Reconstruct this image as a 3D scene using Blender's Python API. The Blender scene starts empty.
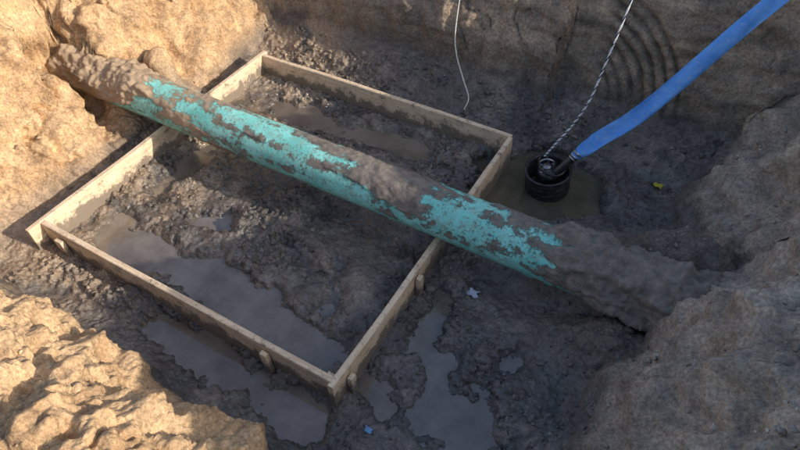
import bpy, math, random
import numpy as np
from mathutils import Vector, Matrix
rng=np.random.RandomState(7); random.seed(7)
sc=bpy.context.scene
# ------------------------------------------------------------ noise helpers
_perm=rng.permutation(256); _perm=np.concatenate([_perm,_perm,_perm])
_g=rng.normal(size=(256,3)); _g/=np.linalg.norm(_g,axis=1)[:,None]
def perlin(x,y,z):
    x,y,z=np.broadcast_arrays(np.asarray(x,float),np.asarray(y,float),np.asarray(z,float))
    xi=np.floor(x).astype(int);yi=np.floor(y).astype(int);zi=np.floor(z).astype(int)
    xf=x-xi;yf=y-yi;zf=z-zi
    xi&=255;yi&=255;zi&=255
    f=lambda t:t*t*t*(t*(t*6-15)+10)
    u,v,w=f(xf),f(yf),f(zf)
    def gr(a,b,c):
        h=_perm[_perm[_perm[(xi+a)&255]+((yi+b)&255)]+((zi+c)&255)]
        g=_g[h]
        return g[...,0]*(xf-a)+g[...,1]*(yf-b)+g[...,2]*(zf-c)
    def L(a,b,t): return a+(b-a)*t
    return 1.6*L(L(L(gr(0,0,0),gr(1,0,0),u),L(gr(0,1,0),gr(1,1,0),u),v),
             L(L(gr(0,0,1),gr(1,0,1),u),L(gr(0,1,1),gr(1,1,1),u),v),w)
def fbm(x,y,z,oct=4,gain=.5):
    s=0;a=1
    for i in range(oct):
        s=s+a*perlin(x+17.3*i,y+5.1*i,z-9.7*i); x=x*2.03;y=y*2.03;z=z*2.03;a*=gain
    return s
def cell(x,y,z,seed=0):
    x,y,z=np.broadcast_arrays(x,y,z); xi=np.floor(x).astype(int);yi=np.floor(y).astype(int);zi=np.floor(z).astype(int)
    best=np.full(x.shape,9.0); val=np.zeros(x.shape)
    jit=np.random.RandomState(seed+3).rand(256,4)
    for a in (-1,0,1):
        for b in (-1,0,1):
            for c in (-1,0,1):
                h=_perm[_perm[_perm[(xi+a)&255]+((yi+b)&255)]+((zi+c)&255)]
                j=jit[h]
                d=(xi+a+j[...,0]-x)**2+(yi+b+j[...,1]-y)**2+(zi+c+j[...,2]-z)**2
                m=d<best; best=np.where(m,d,best); val=np.where(m,j[...,3],val)
    return np.sqrt(best),val
def ss(a,b,x):
    t=np.clip((x-a)/(b-a),0,1); return t*t*(3-2*t)
def mesh_obj(name,verts,faces,mat=None,smooth=True,parent=None):
    me=bpy.data.meshes.new(name)
    me.from_pydata([tuple(v) for v in verts],[],[tuple(f) for f in faces]); me.update()
    if smooth: me.polygons.foreach_set('use_smooth',[True]*len(me.polygons))
    o=bpy.data.objects.new(name,me); sc.collection.objects.link(o)
    if mat: me.materials.append(mat)
    if parent: o.parent=parent
    return o
# ------------------------------------------------------------ node helpers
def newmat(name):
    m=bpy.data.materials.new(name); m.use_nodes=True
    nt=m.node_tree; b=nt.nodes['Principled BSDF']; return m,nt,b
def noise(nt,vec,scale,detail=6,rough=.6):
    n=nt.nodes.new('ShaderNodeTexNoise'); n.inputs['Scale'].default_value=scale
    n.inputs['Detail'].default_value=detail; n.inputs['Roughness'].default_value=rough
    if vec is not None: nt.links.new(vec,n.inputs['Vector'])
    return n.outputs['Fac']
def mapr(nt,src,a,b,c,d,clamp=True):
    n=nt.nodes.new('ShaderNodeMapRange'); n.clamp=clamp
    nt.links.new(src,n.inputs[0])
    for i,v in enumerate((a,b,c,d)): n.inputs[i+1].default_value=v
    return n.outputs[0]
def mth(nt,op,a,b):
    n=nt.nodes.new('ShaderNodeMath'); n.operation=op
    for i,v in enumerate((a,b)):
        if isinstance(v,(int,float)): n.inputs[i].default_value=v
        else: nt.links.new(v,n.inputs[i])
    return n.outputs[0]
def mixc(nt,fac,a,b,mode='MIX'):
    n=nt.nodes.new('ShaderNodeMix'); n.data_type='RGBA'; n.blend_type=mode
    for i,v in ((0,fac),(6,a),(7,b)):
        if isinstance(v,(int,float)): n.inputs[i].default_value=v
        elif isinstance(v,tuple): n.inputs[i].default_value=v+(1,)
        else: nt.links.new(v,n.inputs[i])
    return n.outputs[2]
def bump(nt,h,strength,dist,b,prev=None):
    n=nt.nodes.new('ShaderNodeBump'); n.inputs['Strength'].default_value=strength; n.inputs['Distance'].default_value=dist
    nt.links.new(h,n.inputs['Height'])
    if prev: nt.links.new(prev,n.inputs['Normal'])
    if b: nt.links.new(n.outputs[0],b.inputs['Normal'])
    return n.outputs[0]
def attr(nt,name,col=False):
    n=nt.nodes.new('ShaderNodeAttribute'); n.attribute_name=name
    return n.outputs['Color' if col else 'Fac']
def wpos(nt): return nt.nodes.new('ShaderNodeNewGeometry').outputs['Position']

# ------------------------------------------------------------ materials
def soil_mat(name):
    m,nt,b=newmat(name); P=wpos(nt)
    col=attr(nt,'Col',True); wet=attr(nt,'wet')
    n1=noise(nt,P,9,4,.65); n2=noise(nt,P,55,4,.75)
    c=mixc(nt,1,col,mixc(nt,mapr(nt,n1,.3,.7,0,1),(.72,.72,.74),(1.28,1.25,1.20)),'MULTIPLY')
    c=mixc(nt,1,c,mixc(nt,mapr(nt,n2,.32,.68,0,1),(.56,.55,.54),(1.42,1.42,1.42)),'MULTIPLY')
    nt.links.new(c,b.inputs['Base Color'])
    r=mth(nt,'ADD',mapr(nt,wet,0,1,.95,.12),mapr(nt,n1,.3,.7,-.12,.08))
    nt.links.new(r,b.inputs['Roughness'])
    nt.links.new(mapr(nt,wet,0,1,.15,1.0),b.inputs['Specular IOR Level'])
    bump(nt,noise(nt,P,26,6,.68),.9,.020,b)
    return m
M_soil=soil_mat('soil')
def clod_mat():
    m,nt,b=newmat('clods'); P=wpos(nt)
    col=attr(nt,'Col',True); n2=noise(nt,P,80,3,.7)
    c=mixc(nt,1,col,mixc(nt,mapr(nt,n2,.3,.7,0,1),(.7,.7,.7),(1.3,1.3,1.3)),'MULTIPLY')
    nt.links.new(c,b.inputs['Base Color']); b.inputs['Roughness'].default_value=.5
    b.inputs['Specular IOR Level'].default_value=.5
    bump(nt,n2,.8,.008,b); return m
M_clod=clod_mat()
def water_mat(name,c1,c2,ior,r1):
    m,nt,b=newmat(name); P=wpos(nt)
    c=mixc(nt,mapr(nt,noise(nt,P,3.2,6,.7),.35,.65,0,1),c1,c2)
    nt.links.new(c,b.inputs['Base Color'])
    nt.links.new(mapr(nt,noise(nt,P,5,4,.6),.4,.65,.03,r1),b.inputs['Roughness'])
    b.inputs['IOR'].default_value=ior; b.inputs['Specular IOR Level'].default_value=.8
    bump(nt,noise(nt,P,8,4,.6),.25,.004,b); return m
M_water=water_mat('muddy_water',(.12,.096,.074),(.225,.19,.16),1.55,.20)
M_sump=water_mat('sump_water_mat',(.085,.075,.048),(.15,.132,.09),1.55,.05)
def wood_mat():
    m,nt,b=newmat('pine_board')
    tc=nt.nodes.new('ShaderNodeTexCoord').outputs['Object']
    oi=nt.nodes.new('ShaderNodeObjectInfo').outputs['Random']
    mp=nt.nodes.new('ShaderNodeMapping'); nt.links.new(tc,mp.inputs[0]); mp.inputs['Scale'].default_value=(1.2,22,22)
    cmb=nt.nodes.new('ShaderNodeCombineXYZ'); 
    for i in range(3): nt.links.new(mth(nt,'MULTIPLY',oi,37.0),cmb.inputs[i])
    nt.links.new(cmb.outputs[0],mp.inputs['Location'])
    g=noise(nt,mp.outputs[0],3,5,.6)
    c=mixc(nt,mapr(nt,g,.3,.7,0,1),(.62,.43,.26),(.86,.70,.50))
    P=wpos(nt)
    vo=nt.nodes.new('ShaderNodeTexVoronoi'); mp2=nt.nodes.new('ShaderNodeMapping'); nt.links.new(tc,mp2.inputs[0]); mp2.inputs['Scale'].default_value=(3.2,8,8)
    nt.links.new(mp2.outputs[0],vo.inputs['Vector']); vo.inputs['Scale'].default_value=1
    c=mixc(nt,mapr(nt,vo.outputs['Distance'],.05,.14,.8,0),c,(.25,.13,.06))
    sx=nt.nodes.new('ShaderNodeSeparateXYZ'); nt.links.new(P,sx.inputs[0])
    low=mapr(nt,sx.outputs[2],.03,.17,.34,0.01)
    n=mth(nt,'ADD',noise(nt,P,9,8,.78),low)
    c=mixc(nt,mapr(nt,n,.50,.60,0,.5),c,(.44,.35,.265))
    c=mixc(nt,mapr(nt,n,.59,.65,0,.9),c,(.18,.145,.11))
    c=mixc(nt,mapr(nt,noise(nt,P,48,4,.75),.58,.65,0,.75),c,(.22,.17,.125))
    nt.links.new(c,b.inputs['Base Color']); b.inputs['Roughness'].default_value=.75
    bump(nt,n,.5,.008,b); return m
M_wood=wood_mat()
def pipe_mat():
    m,nt,b=newmat('pipe_coating'); P=wpos(nt)
    mud=attr(nt,'mud')
    t=mixc(nt,mapr(nt,noise(nt,P,5,4,.6),.3,.7,0,1),(.12,.52,.46),(.32,.78,.70))
    t=mixc(nt,mapr(nt,noise(nt,P,16,7,.82),.49,.60,0,.7),t,(.28,.37,.31))
    t=mixc(nt,mapr(nt,noise(nt,P,46,6,.78),.56,.61,0,.92),t,(.20,.125,.08))
    md=mixc(nt,mapr(nt,noise(nt,P,18,5,.7),.3,.7,0,1),(.105,.088,.074),(.27,.225,.185))
    tanm=attr(nt,'tan')  # mask for the tan mud collar at the pipe's left end
    md=mixc(nt,mth(nt,'MULTIPLY',tanm,.9),md,mixc(nt,noise(nt,P,25,4,.6),(.26,.18,.11),(.50,.36,.23)))
    k=mth(nt,'ADD',mud,mapr(nt,noise(nt,P,11,10,.86),.2,.8,-1.0,1.0))
    f=mapr(nt,k,.44,.54,0,1)
    nt.links.new(mixc(nt,f,t,md),b.inputs['Base Color'])
    nt.links.new(mapr(nt,f,0,1,.40,.85),b.inputs['Roughness'])
    bump(nt,mth(nt,'ADD',f,noise(nt,P,50,5,.7)),.8,.007,b); return m
M_pipe=pipe_mat()
def simple(name,c,r=.5,spec=.5,metal=0,dirt=None,nscale=25,bs=.2):
    m,nt,b=newmat(name); P=wpos(nt)
    d=dirt or tuple(x*.6 for x in c)
    cc=mixc(nt,mapr(nt,noise(nt,P,nscale,4,.7),.45,.68,0,.8),c,d)
    nt.links.new(cc,b.inputs['Base Color']); b.inputs['Roughness'].default_value=r
    b.inputs['Specular IOR Level'].default_value=spec; b.inputs['Metallic'].default_value=metal
    bump(nt,noise(nt,P,nscale*3,3,.6),bs,.003,b); return m
M_black=simple('black_plastic',(.018,.018,.02),.35,.5,dirt=(.09,.08,.065))
M_steel=simple('cast_steel',(.45,.45,.46),.35,.5,.9,dirt=(.18,.15,.12))
M_rope_w=simple('rope_white',(.7,.7,.7),.8,.2,nscale=60)
M_rope_k=simple('rope_dark',(.03,.04,.07),.8,.2,nscale=60)
M_cord=simple('white_cord',(.7,.67,.6),.7,.2,nscale=60)
M_paper=simple('paper',(.62,.62,.70),.7,.2,dirt=(.3,.3,.4),nscale=40)
M_yellow=simple('yellow_leaf',(.6,.5,.05),.6,.3,nscale=60)
M_bluep=simple('blue_plastic',(.2,.38,.6),.5,.3,nscale=60)
def hose_mat():
    m,nt,b=newmat('blue_pvc'); P=wpos(nt)
    c=mixc(nt,mapr(nt,noise(nt,P,6,4,.6),.3,.7,0,1),(.06,.23,.62),(.13,.37,.80))
    c=mixc(nt,mapr(nt,noise(nt,P,22,6,.78),.50,.66,0,.6),c,(.30,.38,.50))
    nt.links.new(c,b.inputs['Base Color']); b.inputs['Roughness'].default_value=.42
    bump(nt,noise(nt,P,30,5,.65),.6,.006,b); return m
M_hose=hose_mat()

# ------------------------------------------------------------ terrain
def axis(segs,lo,hi):
    a=[]
    for s,e,d in segs: a+=list(np.arange(s,e-1e-6,d))
    a.append(segs[-1][1])
    x=a[-1];st=.03
    while x<hi: x+=st; st*=1.28; a.append(x)
    x=a[0];st=.03;pre=[]
    while x>lo: x-=st; st*=1.28; pre.append(x)
    return np.array(pre[::-1]+a)
ax=axis([(-5.3,-4.85,.02),(-4.85,-3.75,.0080),(-3.75,-.1,.0085),(-.1,1.3,.0085),(1.3,2.2,.03)],-260,260)
ay=axis([(-.6,0,.02),(0,.98,.0085),(.98,3.95,.0085),(3.95,4.75,.0055),(4.75,5.4,.02)],-260,260)
P,Q=np.meshgrid(ax,ay,indexing='ij')
near=np.exp(-np.clip(np.hypot(P+1.7,Q-2.3)-6,0,None)/3)
L0=-3.88+.13*perlin(Q*.9,3.3,0)+.05*perlin(Q*3,7.3,0)
dL=L0-P
hL=np.interp(dL,[-.25,0,.10,.32,.5,.62,1.0,1.4,4],[0,.05,.24,.55,.92,1.02,1.6,1.85,1.95])
B0=4.08+.07*perlin(P*.9,1.7,4)+.03*perlin(P*4,2.2,3)+.12*ss(-1.16,-1.12,P)
dB=Q-B0
hB=np.interp(dB,[-.4,-.12,0,.08,.25,.5,.9,4],[0,.05,.12,.38,.9,1.6,1.9,2.0])
R0=np.interp(Q,[0,1,1.5,1.95,2.4,2.75,3.1,3.5,3.9,4.3],[.0,.02,-.02,-.04,.12,.28,.22,.02,.10,.2])+.05*perlin(Q*2.3,9.1,0)
dR=P-R0
hR=np.interp(dR,[-.1,0,.12,.5,.9,1.3,1.8,5],[0,.05,.32,.98,1.5,1.9,2.12,2.2])
dF=.78+.05*perlin(P*1.6,4.4,0)-Q
hF=np.interp(dF,[-.15,0,.12,.38,.6,1.2,5],[0,.05,.45,.84,.96,1.05,1.3])
hF=hF*(1+.14*perlin(P*1.3,Q*1.3,2.2)*ss(.2,.5,dF))
hF*=1-.22*ss(-1.3,-.7,P)
hw=(hL**4+hB**4+hR**4+hF**4)**.25
T=np.exp(-((Q-(2.27+.05*perlin(P*3,0,8)))/.20)**4)*ss(-4.8,-4.6,P)*(1-ss(-3.7,-3.5,P))
hw=hw*(1-T)+np.minimum(hw,.10)*T
def g(p,q,rp,rq,e=1): return np.exp(-(((P-p)/rp)**2+((Q-q)/rq)**2)**e)
nh=.14*fbm(P*3,Q*3,7,3)
hw=np.maximum(hw,.46*g(-3.95,2.74,.30,.17)+nh*g(-3.95,2.74,.3,.2)) 
hw=np.maximum(hw,.30*g(-3.62,2.72,.2,.12))
hw=np.maximum(hw,(.54+nh)*g(.16,2.76,.55,.30,1.2))
hw=np.maximum(hw,(.36+nh*.8)*g(-.22,2.68,.34,.24,1.1))
hw=np.maximum(hw,(.28+nh*.7)*g(.06,2.22,.30,.17,1.1))
wallm=ss(.10,.35,hw)
fl=.040+.028*fbm(P*1.7,Q*1.7,1,3)
fl+=.045*g(-2.3,2.15,.8,.45)+.03*g(-2.0,2.9,.6,.25)+.03*g(-1.6,1.9,.4,.3)+.10*ss(3.80,4.05,Q)+.05*g(-.35,2.9,.3,.25)+.03*g(-.6,1.9,.35,.35)
def cap(p0,q0,p1,q1,r):
    d=np.array([p1-p0,q1-q0]);l=(d**2).sum()+1e-9
    t=np.clip(((P-p0)*d[0]+(Q-q0)*d[1])/l,0,1)
    D=np.hypot(P-p0-t*d[0],Q-q0-t*d[1])+.06*fbm(P*5,Q*5,3,5,.62)
    return 1-ss(r*.0,r*1.8,D)
for a in [(-3.05,1.48,-1.45,1.40,.15,.088),(-2.5,1.60,-2.0,1.55,.12,.07),(-3.35,1.5,-3.2,1.42,.15,.07),(-2.5,1.05,-1.3,1.03,.13,.08),
          (-.80,1.68,-.72,1.42,.14,.085),(-.5,1.50,-.45,1.30,.15,.085),(-1.1,1.36,-.95,1.30,.09,.07),(-3.1,3.2,-1.9,3.28,.14,.08),(-3.38,2.0,-3.3,2.8,.12,.08),
          (-1.02,1.75,-1.0,2.1,.08,.075),(-.55,1.75,-.45,1.95,.07,.06),(-1.75,1.95,-1.6,1.7,.08,.075),(-2.9,1.85,-2.7,1.95,.10,.085),(-2.2,2.0,-1.9,1.9,.08,.08)]:
    fl-=a[5]*cap(*a[:5])
sd_=(((P+.88)/.46)**2+((Q-3.36)/.40)**2)**.5+.24*fbm(P*3,Q*3,5,5,.65)
sump=1-ss(.74,1.16,sd_)
fl+=.07*np.exp(-((sd_-1.25)/.18)**2)*(.6+.9*perlin(P*4,Q*4,2))
fl-=.20*sump
H=np.where(hw>.0,fl*(1-wallm)+hw,fl)
floor=1-wallm
def normals(X,Y,Z):
    du=np.stack([np.gradient(X,axis=0),np.gradient(Y,axis=0),np.gradient(Z,axis=0)],-1)
    dv=np.stack([np.gradient(X,axis=1),np.gradient(Y,axis=1),np.gradient(Z,axis=1)],-1)
    n=np.cross(du,dv); n/=np.linalg.norm(n,axis=-1)[...,None]+1e-12
    return n
n=normals(P,Q,H)
leftm=ss(-.05,.2,dL)*(hL>=np.maximum(hB,hF)*.9)
backm=ss(0,.15,dB)*(hB>=np.maximum(hL,hR)*.95)
rightm=ss(0,.2,dR)*(hR>np.maximum(hB*.95,hF*.8))
frontm=ss(0,.2,dF)*(1-rightm)*(1-leftm)
wetlow=ss(-.035,.03,fl)
rough=fbm(P*6,Q*6,H*6,3)
bil=np.abs(perlin(P*11,Q*11,H*11))+.6*np.abs(perlin(P*24,Q*24,H*24))+.4*np.abs(perlin(P*45,Q*45,H*45))
wx=.25*fbm(P*6,Q*6,H*6,2)
c1,v1=cell(P*13+wx,Q*13-wx,H*13+wx,1); c2,v2=cell(P*27,Q*27+wx,H*27,2)
clod1=np.clip(.62-c1,0,1)*(.3+v1); clod2=np.clip(.6-c2,0,1)*(.3+v2)
patch=ss(-.25,.35,perlin(P*1.5,Q*1.5,8)+.35*perlin(P*5,Q*5,8))
D=floor*wetlow*(.018*rough+patch*(.034*clod1+.034*clod2)+.020*(bil-.35)*(.4+patch)+.020*clod2)
big=fbm(P*2.2,Q*2.2,H*2.2,4)
med=fbm(P*7,Q*7,H*5,5,.55)
cF,vF=cell(P*6+wx*2,Q*6-wx*2,H*6+wx,5)
lump=np.clip(.7-cF,0,1)*vF
crs=fbm(P*1.6+H,Q*1.6,H*1.6,4,.55)
crease=np.exp(-(crs/.045)**2)*ss(-.2,.3,perlin(P*1.1,Q*1.1,H+5))
# excavator tooth scrapes running down the left bank
teeth=np.abs(perlin(Q*5.5+.9*H,H*.5,2.2))
D+=leftm*(.11*big+.050*med+.03*lump+.012*clod1+.05*teeth*ss(-.2,.3,perlin(Q*1.3,H,7))-.08*crease)
D+=frontm*(.11*big+.065*med+.045*lump+.022*clod1+.018*clod2-.08*crease)
cr=np.hypot((P+1.05),(H-.22))
arcm=ss(.33,.38,cr)*(1-ss(.86,.92,cr))*ss(-.92,-.80,P)*ss(.10,.2,H)
ph=cr/.082+.12*perlin(P*2,H*2,2)
arc=(-.060*np.exp(-((ph-np.floor(ph)-.5)/.17)**2))*arcm*(.7+.5*perlin(P*4,1,H*4))
scr=perlin(P*9+H*2,Q*1.0,H*.8)
led=fbm(P*.9,Q*1,H*5,3)
D+=backm*(.06*fbm(P*1.4,Q*1.4,H*2.5,4)+.05*np.round(led*3)/3*.5+.025*led+.026*scr*(1-arcm)+arc+.016*med*(1-.6*arcm)+.015*clod1*(perlin(P*2,0,H*3)>0.1)*(1-arcm)-.03*crease*(1-arcm))
fold=fbm(Q*3.2+.6*H,H*1.3,3.3,3)
fine=fbm(P*13,Q*13,H*9,4,.6)
D+=rightm*(.090*fold+.09*big+.024*fine+.016*clod2+.03*lump*(perlin(P*2,Q*2,H)>.1)-.05*crease)
D*=near
X=P+n[...,0]*D;Y=Q+n[...,1]*D;Z=H+n[...,2]*D
Z+= (1-near)*.5*fbm(P*.03,Q*.03,0,3)
def C(*c): return np.array(c)
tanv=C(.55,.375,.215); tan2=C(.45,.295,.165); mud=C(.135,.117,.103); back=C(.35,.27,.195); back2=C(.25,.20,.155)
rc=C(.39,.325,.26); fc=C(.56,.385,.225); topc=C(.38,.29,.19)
def mx(a,b,t): return a+(b-a)*t[...,None]
o1=np.ones(P.shape+(1,))
m2=ss(-.3,.5,fbm(P*3,Q*3,H*7,3))
col=mud*o1
col=mx(col,C(.33,.245,.165),ss(-2.7,-3.3,P+.25*fbm(P*2,Q*2,0,2))*.9)
col=mx(col,C(.255,.215,.175),ss(.08,.5,fbm(P*2.5,Q*2.5,11,4,.6))*.6)
col=mx(col,C(.072,.066,.061),ss(.0,.45,fbm(P*2.1,Q*2.1,31,4,.6))*.8)
col=mx(col,topc*o1,ss(.3,.6,hw))
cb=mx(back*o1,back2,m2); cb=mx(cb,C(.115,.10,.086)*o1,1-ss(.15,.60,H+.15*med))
cb=mx(cb,C(.17,.145,.12)*o1,ss(.0,.4,led+.3*med)*.6)
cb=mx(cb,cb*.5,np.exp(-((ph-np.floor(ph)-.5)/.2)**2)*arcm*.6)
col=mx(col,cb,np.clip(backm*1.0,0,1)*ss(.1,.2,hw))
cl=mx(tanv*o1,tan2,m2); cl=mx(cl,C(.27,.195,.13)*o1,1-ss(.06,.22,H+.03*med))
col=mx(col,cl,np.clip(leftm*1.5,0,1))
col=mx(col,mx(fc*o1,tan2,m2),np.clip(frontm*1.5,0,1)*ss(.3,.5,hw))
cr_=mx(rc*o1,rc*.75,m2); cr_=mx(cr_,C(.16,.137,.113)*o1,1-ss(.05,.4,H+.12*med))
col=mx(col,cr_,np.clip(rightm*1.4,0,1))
heap=np.clip(g(.0,2.7,.55,.4)+g(.0,2.2,.3,.25),0,1)*(1-.8*np.clip(rightm,0,1))
col=mx(col,C(.17,.145,.12)*o1,np.clip(heap*1.5,0,1))
wet=np.clip(floor*(1-ss(.01,.11,Z+.02*med))*.9+floor*.52,0,1)
wet=np.maximum(wet,.4*(1-ss(.15,.45,H+.1*med))*backm)
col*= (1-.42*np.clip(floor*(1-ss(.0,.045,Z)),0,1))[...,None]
nx,ny=P.shape
idx=np.arange(nx*ny).reshape(nx,ny)
V=np.stack([X,Y,Z],-1).reshape(-1,3)
F=np.stack([idx[:-1,:-1],idx[1:,:-1],idx[1:,1:],idx[:-1,1:]],-1).reshape(-1,4)
def fast_mesh(name,V,F,mat):
    me=bpy.data.meshes.new(name); k=F.shape[1]
    me.vertices.add(len(V)); me.vertices.foreach_set('co',V.astype(np.float32).ravel())
    me.loops.add(F.size); me.loops.foreach_set('vertex_index',F.astype(np.int32).ravel())
    me.polygons.add(len(F)); me.polygons.foreach_set('loop_start',np.arange(0,F.size,k,dtype=np.int32))
    me.polygons.foreach_set('loop_total',np.full(len(F),k,dtype=np.int32))
    me.polygons.foreach_set('use_smooth',np.ones(len(F),bool))
    me.update(calc_edges=True)
    me.materials.append(mat)
    o=bpy.data.objects.new(name,me); sc.collection.objects.link(o); return o
def setcol(o,name,c):
    a=o.data.attributes.new(name,'FLOAT_COLOR','POINT')
    a.data.foreach_set('color',np.concatenate([c.reshape(-1,3),np.ones((c.size//3,1))],1).astype(np.float32).ravel())
def setf(o,name,v):
    a=o.data.attributes.new(name,'FLOAT','POINT'); a.data.foreach_set('value',v.astype(np.float32).ravel())
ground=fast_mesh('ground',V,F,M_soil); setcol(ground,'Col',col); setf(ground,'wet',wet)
def look(arr,p,q):
    i=np.clip(np.searchsorted(ax,p)-1,0,nx-2);j=np.clip(np.searchsorted(ay,q)-1,0,ny-2)
    a=(p-ax[i])/(ax[i+1]-ax[i]);b=(q-ay[j])/(ay[j+1]-ay[j])
    if arr.ndim==3: a=a[...,None];b=b[...,None]
    return arr[i,j]*(1-a)*(1-b)+arr[i+1,j]*a*(1-b)+arr[i,j+1]*(1-a)*b+arr[i+1,j+1]*a*b
def sheet(name,p0,p1,q0,q1,z,mat):
    mesh_obj(name,[(p0,q0,z),(p1,q0,z),(p1,q1,z),(p0,q1,z)],[(0,1,2,3)],mat)
sheet('puddle_water',-4.0,.1,.8,2.80,0.0,M_water)
sheet('puddle_water',-4.0,-1.49,2.80,3.9,0.0,M_water)
sheet('sump_water',-1.49,-.2,2.80,3.98,-.008,M_sump)
# ------------------------------------------------------------ clods
import bmesh
bm=bmesh.new(); bmesh.ops.create_icosphere(bm,subdivisions=2,radius=1)
IV=np.array([v.co[:] for v in bm.verts]); IF=np.array([[v.index for v in f.verts] for f in bm.faces]); bm.free()
def scatter(name,pts,sizes,mat):
    n=len(pts); allV=[];allF=[];cols=[]
    zz=look(Z,pts[:,0],pts[:,1]); cc=look(col,pts[:,0],pts[:,1])
    for k in range(n):
        o=rng.rand(3)*50
        d=1+.85*perlin(IV[:,0]*1.3+o[0],IV[:,1]*1.3+o[1],IV[:,2]*1.3+o[2])
        v=IV*d[:,None]*(rng.uniform(.65,1.3,3)*[1,1,.75])
        a=rng.uniform(0,6.28);c,s=math.cos(a),math.sin(a)
        v=v@np.array([[c,s,0],[-s,c,0],[0,0,1]])*sizes[k]
        allV.append(v+[pts[k,0],pts[k,1],zz[k]+sizes[k]*.1]); allF.append(IF+k*len(IV))
        cols.append(np.repeat((cc[k]*rng.uniform(.65,1.4))[None],len(IV),0))
    o=fast_mesh(name,np.concatenate(allV),np.concatenate(allF),mat); setcol(o,'Col',np.concatenate(cols)); return o
def pts_in(n,p0,p1,q0,q1,dens=None):
    p=rng.uniform(p0,p1,n*3);q=rng.uniform(q0,q1,n*3)
    w=ss(-.25,.35,perlin(p*1.5,q*1.5,8)+.35*perlin(p*5,q*5,8))+.14
    k=rng.rand(n*3)<w; r=np.stack([p[k],q[k]],-1)[:n]; return r
pf=pts_in(9500,-3.8,.15,1.0,4.15)
zf=look(Z,pf[:,0],pf[:,1]); pf=pf[zf>.010]
sf=.0035+.011*rng.rand(len(pf))**3+.015*(rng.rand(len(pf))<.02)
pl=pts_in(700,-5.2,-3.8,.2,4.1); sl=.004+.018*rng.rand(len(pl))**5
pfm=pts_in(300,-3.4,-.3,-.4,.7); sfm=.005+.025*rng.rand(len(pfm))**6
pr=pts_in(1500,.0,1.4,.5,4.0); sr=.003+.011*rng.rand(len(pr))**3
pb=pts_in(350,-3.7,.1,3.68,4.1); sb=.006+.018*rng.rand(len(pb))**3
scatter('mud_clods',np.concatenate([pf,pl,pfm,pr,pb]),np.concatenate([sf,sl,sfm,sr,sb]),M_clod)

# ------------------------------------------------------------ formwork
frame=bpy.data.objects.new('timber_formwork',None); sc.collection.objects.link(frame)
def board(name,a,b,z0,z1,th=.038,warp=.006,tilt=0):
    a=np.array(a,float);b=np.array(b,float);L=np.linalg.norm(b-a);d=(b-a)/L
    ns=24; bm=bmesh.new(); rings=[]
    so=rng.rand()*50
    c0=.004
    prof=[(-th/2+c0,z0),(th/2-c0,z0),(th/2,z0+c0),(th/2,z1-c0),(th/2-c0,z1),(-th/2+c0,z1),(-th/2,z1-c0),(-th/2,z0+c0)]
    zc=(z0+z1)/2
    for i in range(ns+1):
        x=L*i/ns; w=warp*float(perlin(x*1.1+so,0,0)); wz=warp*.7*float(perlin(x*.9+so,5,0))
        rings.append([bm.verts.new((x,y+w+tilt*(z-zc),z-zc+wz)) for y,z in prof])
    for i in range(ns):
        for k in range(8): bm.faces.new((rings[i][k],rings[i+1][k],rings[i+1][(k+1)%8],rings[i][(k+1)%8]))
    bm.faces.new(rings[0]); bm.faces.new(rings[-1][::-1])
    bmesh.ops.recalc_face_normals(bm,faces=bm.faces)
    me=bpy.data.meshes.new(name); bm.to_mesh(me); bm.free(); me.materials.append(M_wood)
    o=bpy.data.objects.new(name,me); sc.collection.objects.link(o)
    o.location=(a[0],a[1],zc); o.rotation_euler=(0,0,math.atan2(d[1],d[0])); o.parent=frame; return o
zt=.24
board('board_back',(-3.585,3.55),(-1.20,3.55),-.02,zt,warp=.014)
board('board_left',(-3.606,1.10),(-3.606,3.60),-.02,zt+.003,warp=.012)
board('board_front',(-3.585,1.21),(-1.222,1.21),-.06,zt-.002,warp=.012)
board('board_right',(-1.20,1.165),(-1.20,3.528),-.05,zt+.002,warp=.012)
def stake(name,p,q,z1=.2,rot=0,w=.045,t=.03):
    bm=bmesh.new()
    prof=[(-w/2,-t/2),(w/2,-t/2),(w/2,t/2),(-w/2,t/2)]
    zs=[(-.3,.1),(-.18,1),(z1-.004,1),(z1,.9)]
    R=[[bm.verts.new((x*k,y*k,z)) for x,y in prof] for z,k in zs]
    for i in range(3):
        for k in range(4): bm.faces.new((R[i][k],R[i][(k+1)%4],R[i+1][(k+1)%4],R[i+1][k]))
    bm.faces.new(R[0][::-1]);bm.faces.new(R[-1])
    me=bpy.data.meshes.new(name);bm.to_mesh(me);bm.free();me.materials.append(M_wood)
    o=bpy.data.objects.new(name,me);sc.collection.objects.link(o);o.location=(p,q,0);o.rotation_euler=(.03,-.02,rot);o.parent=frame
stake('stake_1',-1.66,1.172,.20); stake('stake_2',-1.162,1.30,.19,1.57); stake('stake_3',-1.162,2.06,.22,1.57)
stake('stake_4',-3.40,1.172,.19,0,.07,.03); stake('stake_5',-1.25,1.245,.21,0)
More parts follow.
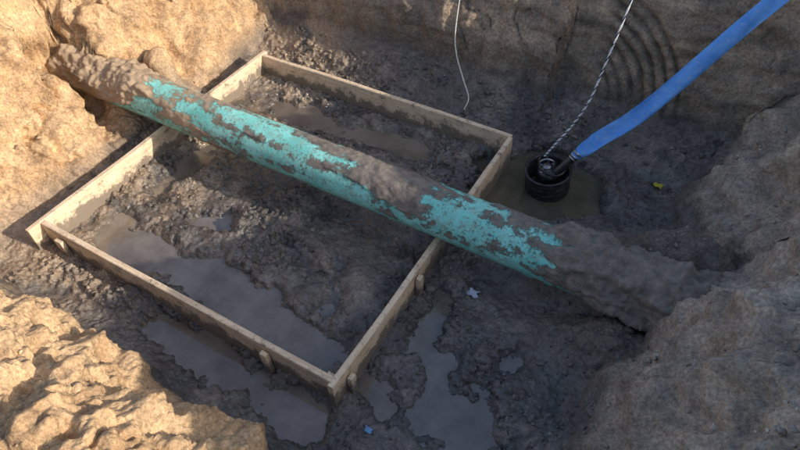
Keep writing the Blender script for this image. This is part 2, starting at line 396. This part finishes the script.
# ------------------------------------------------------------ pipe
ns,nr=700,150; R=.163; zc=.408; qc=2.45
s_=np.linspace(-5.2,.85,ns);t_=np.linspace(0,2*math.pi,nr,endpoint=False)
S,TH=np.meshgrid(s_,t_,indexing='ij')
cy,cz=np.cos(TH),np.sin(TH)
top=ss(.1,.95,cz)
md=.36+.66*fbm(S*2.4,cy*1.3,cz*1.3,4)
md+=ss(-2.55,-1.9,S)*.30*top
md+=-.02*(1-top)*ss(-2.6,-2.0,S)*(1-ss(-.7,-.4,S))
md+=.28*ss(-2.0,-1.7,S)*(1-ss(-1.4,-1.2,S))*ss(.0,.5,cz)
md-=.30*ss(-1.35,-1.1,S)*(1-ss(-.65,-.5,S))*ss(.2,.7,-cy+.2*fbm(S*6,cy,cz,2))
endm=ss(-.60,-.38,S+.16*fbm(S*3,cy*2,cz*2,3)-.16*np.clip(-cy,0,1)-.34*ss(-.1,-.7,cz))+(1-ss(-4.0,-3.6,S+.25*fbm(S*3,cy*2,cz*2,3)))*ss(-.5,.3,cz)
md+=1.1*endm+.12*(1-ss(-3.5,-3.0,S))
thick=ss(.5,.65,md)*(.003+.007*np.clip(fbm(S*14,cy*3,cz*3,3)+.5,0,2))
lmp=fbm(S*4,cy*1.2,cz*1.2,6,.60)
k1,kv=cell(S*9,cy*1.5+.3*lmp,cz*1.5,4); k2,kv2=cell(S*20,cy*3.2,cz*3.2+.2*lmp,6)
thick+=endm*(.008+.040*lmp+.06*np.clip(.65-k1,0,1)*kv+.05*np.clip(.6-k2,0,1)*kv2+.030*ss(0,1,cz)+.05*ss(-.3,.4,S)*np.clip(fbm(S*2.5,cy,cz,2)+.3,0,1))
thick=np.clip(thick,0,.15)
RR=R+thick
PV=np.stack([S,qc+RR*cy,zc+RR*cz],-1).reshape(-1,3)
ii=np.arange(ns*nr).reshape(ns,nr); jn=np.roll(ii,-1,axis=1)
PF=np.stack([ii[:-1],jn[:-1],jn[1:],ii[1:]],-1).reshape(-1,4)[:, ::-1]
pipe=fast_mesh('green_pipe',PV,PF,M_pipe); setf(pipe,'mud',md); setf(pipe,'tan',1-ss(-3.3,-2.8,S))
# ------------------------------------------------------------ tubes
def sweep(name,pts,r,mat,parent=None,nseg=10,closed=False):
    pts=[Vector(p) for p in pts]; vs=[];fs=[]
    rr=r if isinstance(r,(list,tuple,np.ndarray)) else [r]*len(pts)
    prev=None
    for i,p in enumerate(pts):
        d=(pts[min(i+1,len(pts)-1)]-pts[max(i-1,0)]).normalized()
        if prev is None: u=d.orthogonal().normalized()
        else: u=(prev-d*prev.dot(d)).normalized()
        prev=u; w=d.cross(u)
        for k in range(nseg):
            a=2*math.pi*k/nseg; vs.append(p+(u*math.cos(a)+w*math.sin(a))*rr[i])
    for i in range(len(pts)-1):
        for k in range(nseg): fs.append((i*nseg+k,i*nseg+(k+1)%nseg,(i+1)*nseg+(k+1)%nseg,(i+1)*nseg+k))
    fs.append(tuple(range(nseg))[::-1]); fs.append(tuple((len(pts)-1)*nseg+k for k in range(nseg)))
    return mesh_obj(name,vs,fs,mat,parent=parent)
def catmull(ct,n=14):
    c=[Vector(x) for x in ct]; c=[c[0]*2-c[1]]+c+[c[-1]*2-c[-2]]; out=[]
    for i in range(1,len(c)-2):
        for k in range(n):
            t=k/n; a,b,d,e=c[i-1],c[i],c[i+1],c[i+2]
            out.append(.5*((2*b)+(d-a)*t+(2*a-5*b+4*d-e)*t*t+(-a+3*b-3*d+e)*t**3))
    out.append(c[-2]); return out
def lathe(name,prof,mat,loc,parent,n=48,rot=None,ripple=None):
    vs=[];fs=[]
    for r,z in prof:
        for k in range(n):
            a=2*math.pi*k/n; vs.append((r*math.cos(a),r*math.sin(a),z))
    for i in range(len(prof)-1):
        for k in range(n): fs.append((i*n+k,i*n+(k+1)%n,(i+1)*n+(k+1)%n,(i+1)*n+k))
    o=mesh_obj(name,vs,fs,mat,parent=parent); o.location=loc
    if rot: o.rotation_euler=rot
    return o
# ------------------------------------------------------------ pump in bucket
pump=bpy.data.objects.new('sump_pump',None); sc.collection.objects.link(pump)
bx,by=-.83,3.42
pr=[(.145,-.12)]
z=-.12
for i in range(7):
    pr+=[(.150,z+.004),(.163,z+.014),(.163,z+.030),(.150,z+.040)]; z+=.045
pr+=[(.150,z),(.168,z+.004),(.170,z+.014),(.160,z+.018),(.148,z+.012),(.142,z-.02),(.138,-.11),(.0,-.11)]
lathe('ribbed_bucket',pr,M_black,(bx,by,-.03),pump,64,rot=(.09,-.07,0))
lathe('pump_body',[(0,-.1),(.085,-.1),(.09,-.08),(.09,.05),(.078,.06),(.078,.12),(.085,.125),(.085,.15),(.06,.17),(.0,.175)],M_black,(bx-.01,by,0),pump,40)
lathe('pump_cap',[(.0,.206),(.028,.204),(.035,.195),(.035,.16),(.05,.158)],M_steel,(bx-.03,by-.01,0),pump,24)
sweep('handle',catmull([(bx-.08,by-.02,.15),(bx-.078,by-.02,.225),(bx-.04,by,.25),(bx+.01,by+.02,.225),(bx+.012,by+.02,.15)]),.007,M_steel,pump)
for k in range(5):
    a=k*1.256+.3; lathe(f'bolt_{k+1}',[(0,.018),(.009,.018),(.011,.012),(.011,0)],M_steel,(bx-.01+.07*math.cos(a),by+.07*math.sin(a),.15),pump,8)
hs=Vector((bx+.045,by-.01,.16)); he=Vector((bx+.13,by+.06,.30))
sweep('discharge_elbow',catmull([tuple(hs-Vector((0,0,.05))),tuple(hs),tuple((hs+he)/2+Vector((0,0,.005))),tuple(he)]),.030,M_black,pump,16)
dv=(he-hs).normalized()
for k,(o1_,r1) in enumerate([(0.0,.038),(-.02,.034),(.03,.038)]):
    sweep(f'clamp_{k+1}',[he+dv*o1_,he+dv*(o1_+.012)],r1,M_steel,pump,20)
sweep('power_cable',catmull([(bx-.02,by+.03,.16),(bx-.07,by+.08,.2),(bx-.10,by+.02,.22),(bx-.05,by-.07,.2),(bx+.05,by-.08,.19),(bx+.1,by-.02,.2),(bx+.08,by+.08,.22)]),.008,M_black,pump,8)
# ------------------------------------------------------------ lay-flat hose
ctl=[tuple(he),(-.58,3.60,.42),(-.35,3.82,.64),(.14,4.35,1.32),(.62,4.85,1.90),(1.1,5.35,2.15),(1.9,6.2,2.15),(3.0,7.2,2.15)]
pts=catmull(ctl,26)
vs=[];fs=[]
K=13
for i,p in enumerate(pts):
    h=float(look(Z,np.array([p.x]),np.array([p.y]))[0])+.03
    if p.z<h: p=Vector((p.x,p.y,h)); 
    pts[i]=p
for i,p in enumerate(pts):
    d=(pts[min(i+1,len(pts)-1)]-pts[max(i-1,0)]).normalized()
    tw=.30*math.sin(i*.05+1)
    side=d.cross(Vector((0.1,-.75,.66))).normalized()
    up=side.cross(d).normalized()
    side=(side*math.cos(tw)+up*math.sin(tw)).normalized(); up=side.cross(d).normalized()
    f=float(ss(0,16,i)); wdt=.036*(1-f)+.057*f; thk=.034*(1-f)+.008*f
    for k in range(2*K):
        a=2*math.pi*k/(2*K); ca,sa=math.cos(a),math.sin(a)
        cre=.010*float(perlin(i*.16,ca*1.5,2))
        vs.append(p+side*wdt*(abs(ca)**.8)*(1 if ca>0 else -1)+up*(thk*sa+(cre+.008*math.sin(ca*3+i*.12)+.006*abs(ca))*f))
m=2*K
for i in range(len(pts)-1):
    for k in range(m): fs.append((i*m+k,i*m+(k+1)%m,(i+1)*m+(k+1)%m,(i+1)*m+k))
fs.append(tuple(range(m)))
mesh_obj('blue_layflat_hose',vs,fs,M_hose)
# ------------------------------------------------------------ rope
rope=bpy.data.objects.new('lifting_rope',None); sc.collection.objects.link(rope)
rp=catmull([(-.90,3.44,.25),(-.86,3.52,.32),(-.80,3.66,.42),(-.74,3.76,.60),(-.73,3.95,.80),(-.72,4.22,1.10),(-.70,4.62,1.72),(-.66,4.9,1.98),(-.6,5.6,2.05)],60)
for i,p in enumerate(rp):
    h=float(look(Z,np.array([p.x]),np.array([p.y]))[0])+.012
    if p.z<h: rp[i]=Vector((p.x,p.y,h))
for si in range(3):
    o_=[]
    for i,p in enumerate(rp):
        d=(rp[min(i+1,len(rp)-1)]-rp[max(i-1,0)]).normalized(); u=d.orthogonal().normalized(); w=d.cross(u)
        a=i*.42+si*2.094; o_.append(p+(u*math.cos(a)+w*math.sin(a))*.0036)
    sweep(f'strand_{si+1}',o_,.0042,[M_rope_w,M_rope_k,M_rope_w][si],rope,6)
cd=catmull([(-1.98,4.75,1.9),(-2.0,4.55,1.62),(-2.02,4.33,1.05),(-2.0,4.16,.62),(-1.93,4.05,.45),(-1.80,3.93,.32),(-1.70,3.83,.24),(-1.70,3.76,.17)],16)
for i,p in enumerate(cd):
    for it in range(30):
        h=float(look(Z,np.array([p.x]),np.array([p.y]))[0])+.01
        if p.z<h: p=Vector((p.x,p.y-.01,p.z))
    cd[i]=p
hc=bpy.data.objects.new('hanging_cord',None); sc.collection.objects.link(hc)
sweep('cord',cd,.005,M_cord,hc,8)
kp=cd[38]; 
lathe('knot',[(0,-.03),(.012,-.026),(.018,-.01),(.013,0),(.019,.012),(.012,.026),(0,.03)],M_cord,tuple(kp),hc,12)
# ------------------------------------------------------------ litter
def scrap(name,p,q,s,mat,seed):
    vs=[];fs=[];n_=9
    z0=float(look(Z,np.array([p]),np.array([q]))[0])
    for i in range(n_):
        for j in range(n_):
            x=(i/(n_-1)-.5)*s*1.4;y=(j/(n_-1)-.5)*s
            k=float(perlin(x*25/s*.06+seed,y*25/s*.06,seed)); e=1+.5*float(perlin(i*.5+seed,j*.5,3))
            vs.append((p+x*e,q+y*e,z0+.015+abs(k)*s*.5))
    for i in range(n_-1):
        for j in range(n_-1): a=i*n_+j; fs.append((a,a+n_,a+n_+1,a+1))
    mesh_obj(name,vs,fs,mat,smooth=False)
scrap('paper_scrap',-.87,2.22,.055,M_paper,3.3); scrap('yellow_leaf',-.12,3.78,.045,M_yellow,5.1); scrap('blue_plastic_scrap',-.95,1.13,.03,M_bluep,9.2)

# ------------------------------------------------------------ light & camera
el=math.radians(24); az=math.atan2(.985,.17)
sd=Vector((math.sin(az)*math.cos(el),math.cos(az)*math.cos(el),math.sin(el)))
w=bpy.data.worlds.new('World'); sc.world=w; w.use_nodes=True
nt=w.node_tree; bg=nt.nodes['Background']
sky=nt.nodes.new('ShaderNodeTexSky'); sky.sky_type='NISHITA'; sky.sun_disc=False
sky.sun_elevation=el; sky.sun_rotation=az; sky.dust_density=2.0
nt.links.new(sky.outputs[0],bg.inputs[0]); bg.inputs[1].default_value=.25
sl_=bpy.data.lights.new('sun','SUN'); sl_.energy=5; sl_.angle=math.radians(.5); sl_.color=(1,.91,.78)
so=bpy.data.objects.new('sun',sl_); sc.collection.objects.link(so); so.rotation_euler=sd.to_track_quat('Z','Y').to_euler()
ct,st,c,s=.6794,.7337,.9994,.0358
r=Vector((.848,.53,0)); u=Vector((-.53*st,.848*st,ct)); f=Vector((-.53*ct,.848*ct,-st))
xr=(r*c-u*s).normalized(); yu=(r*s+u*c).normalized(); zb=xr.cross(yu).normalized()
M=Matrix((xr,yu,zb)).transposed().to_4x4(); M.translation=(0,0,3.24)
cam=bpy.data.cameras.new('camera'); co=bpy.data.objects.new('camera',cam); sc.collection.objects.link(co)
co.matrix_world=M; cam.sensor_width=36; cam.lens=36*623/800; cam.clip_start=.05; cam.clip_end=1000
sc.camera=co
sc.view_settings.view_transform='Standard'; sc.view_settings.look='None'; sc.view_settings.exposure=0
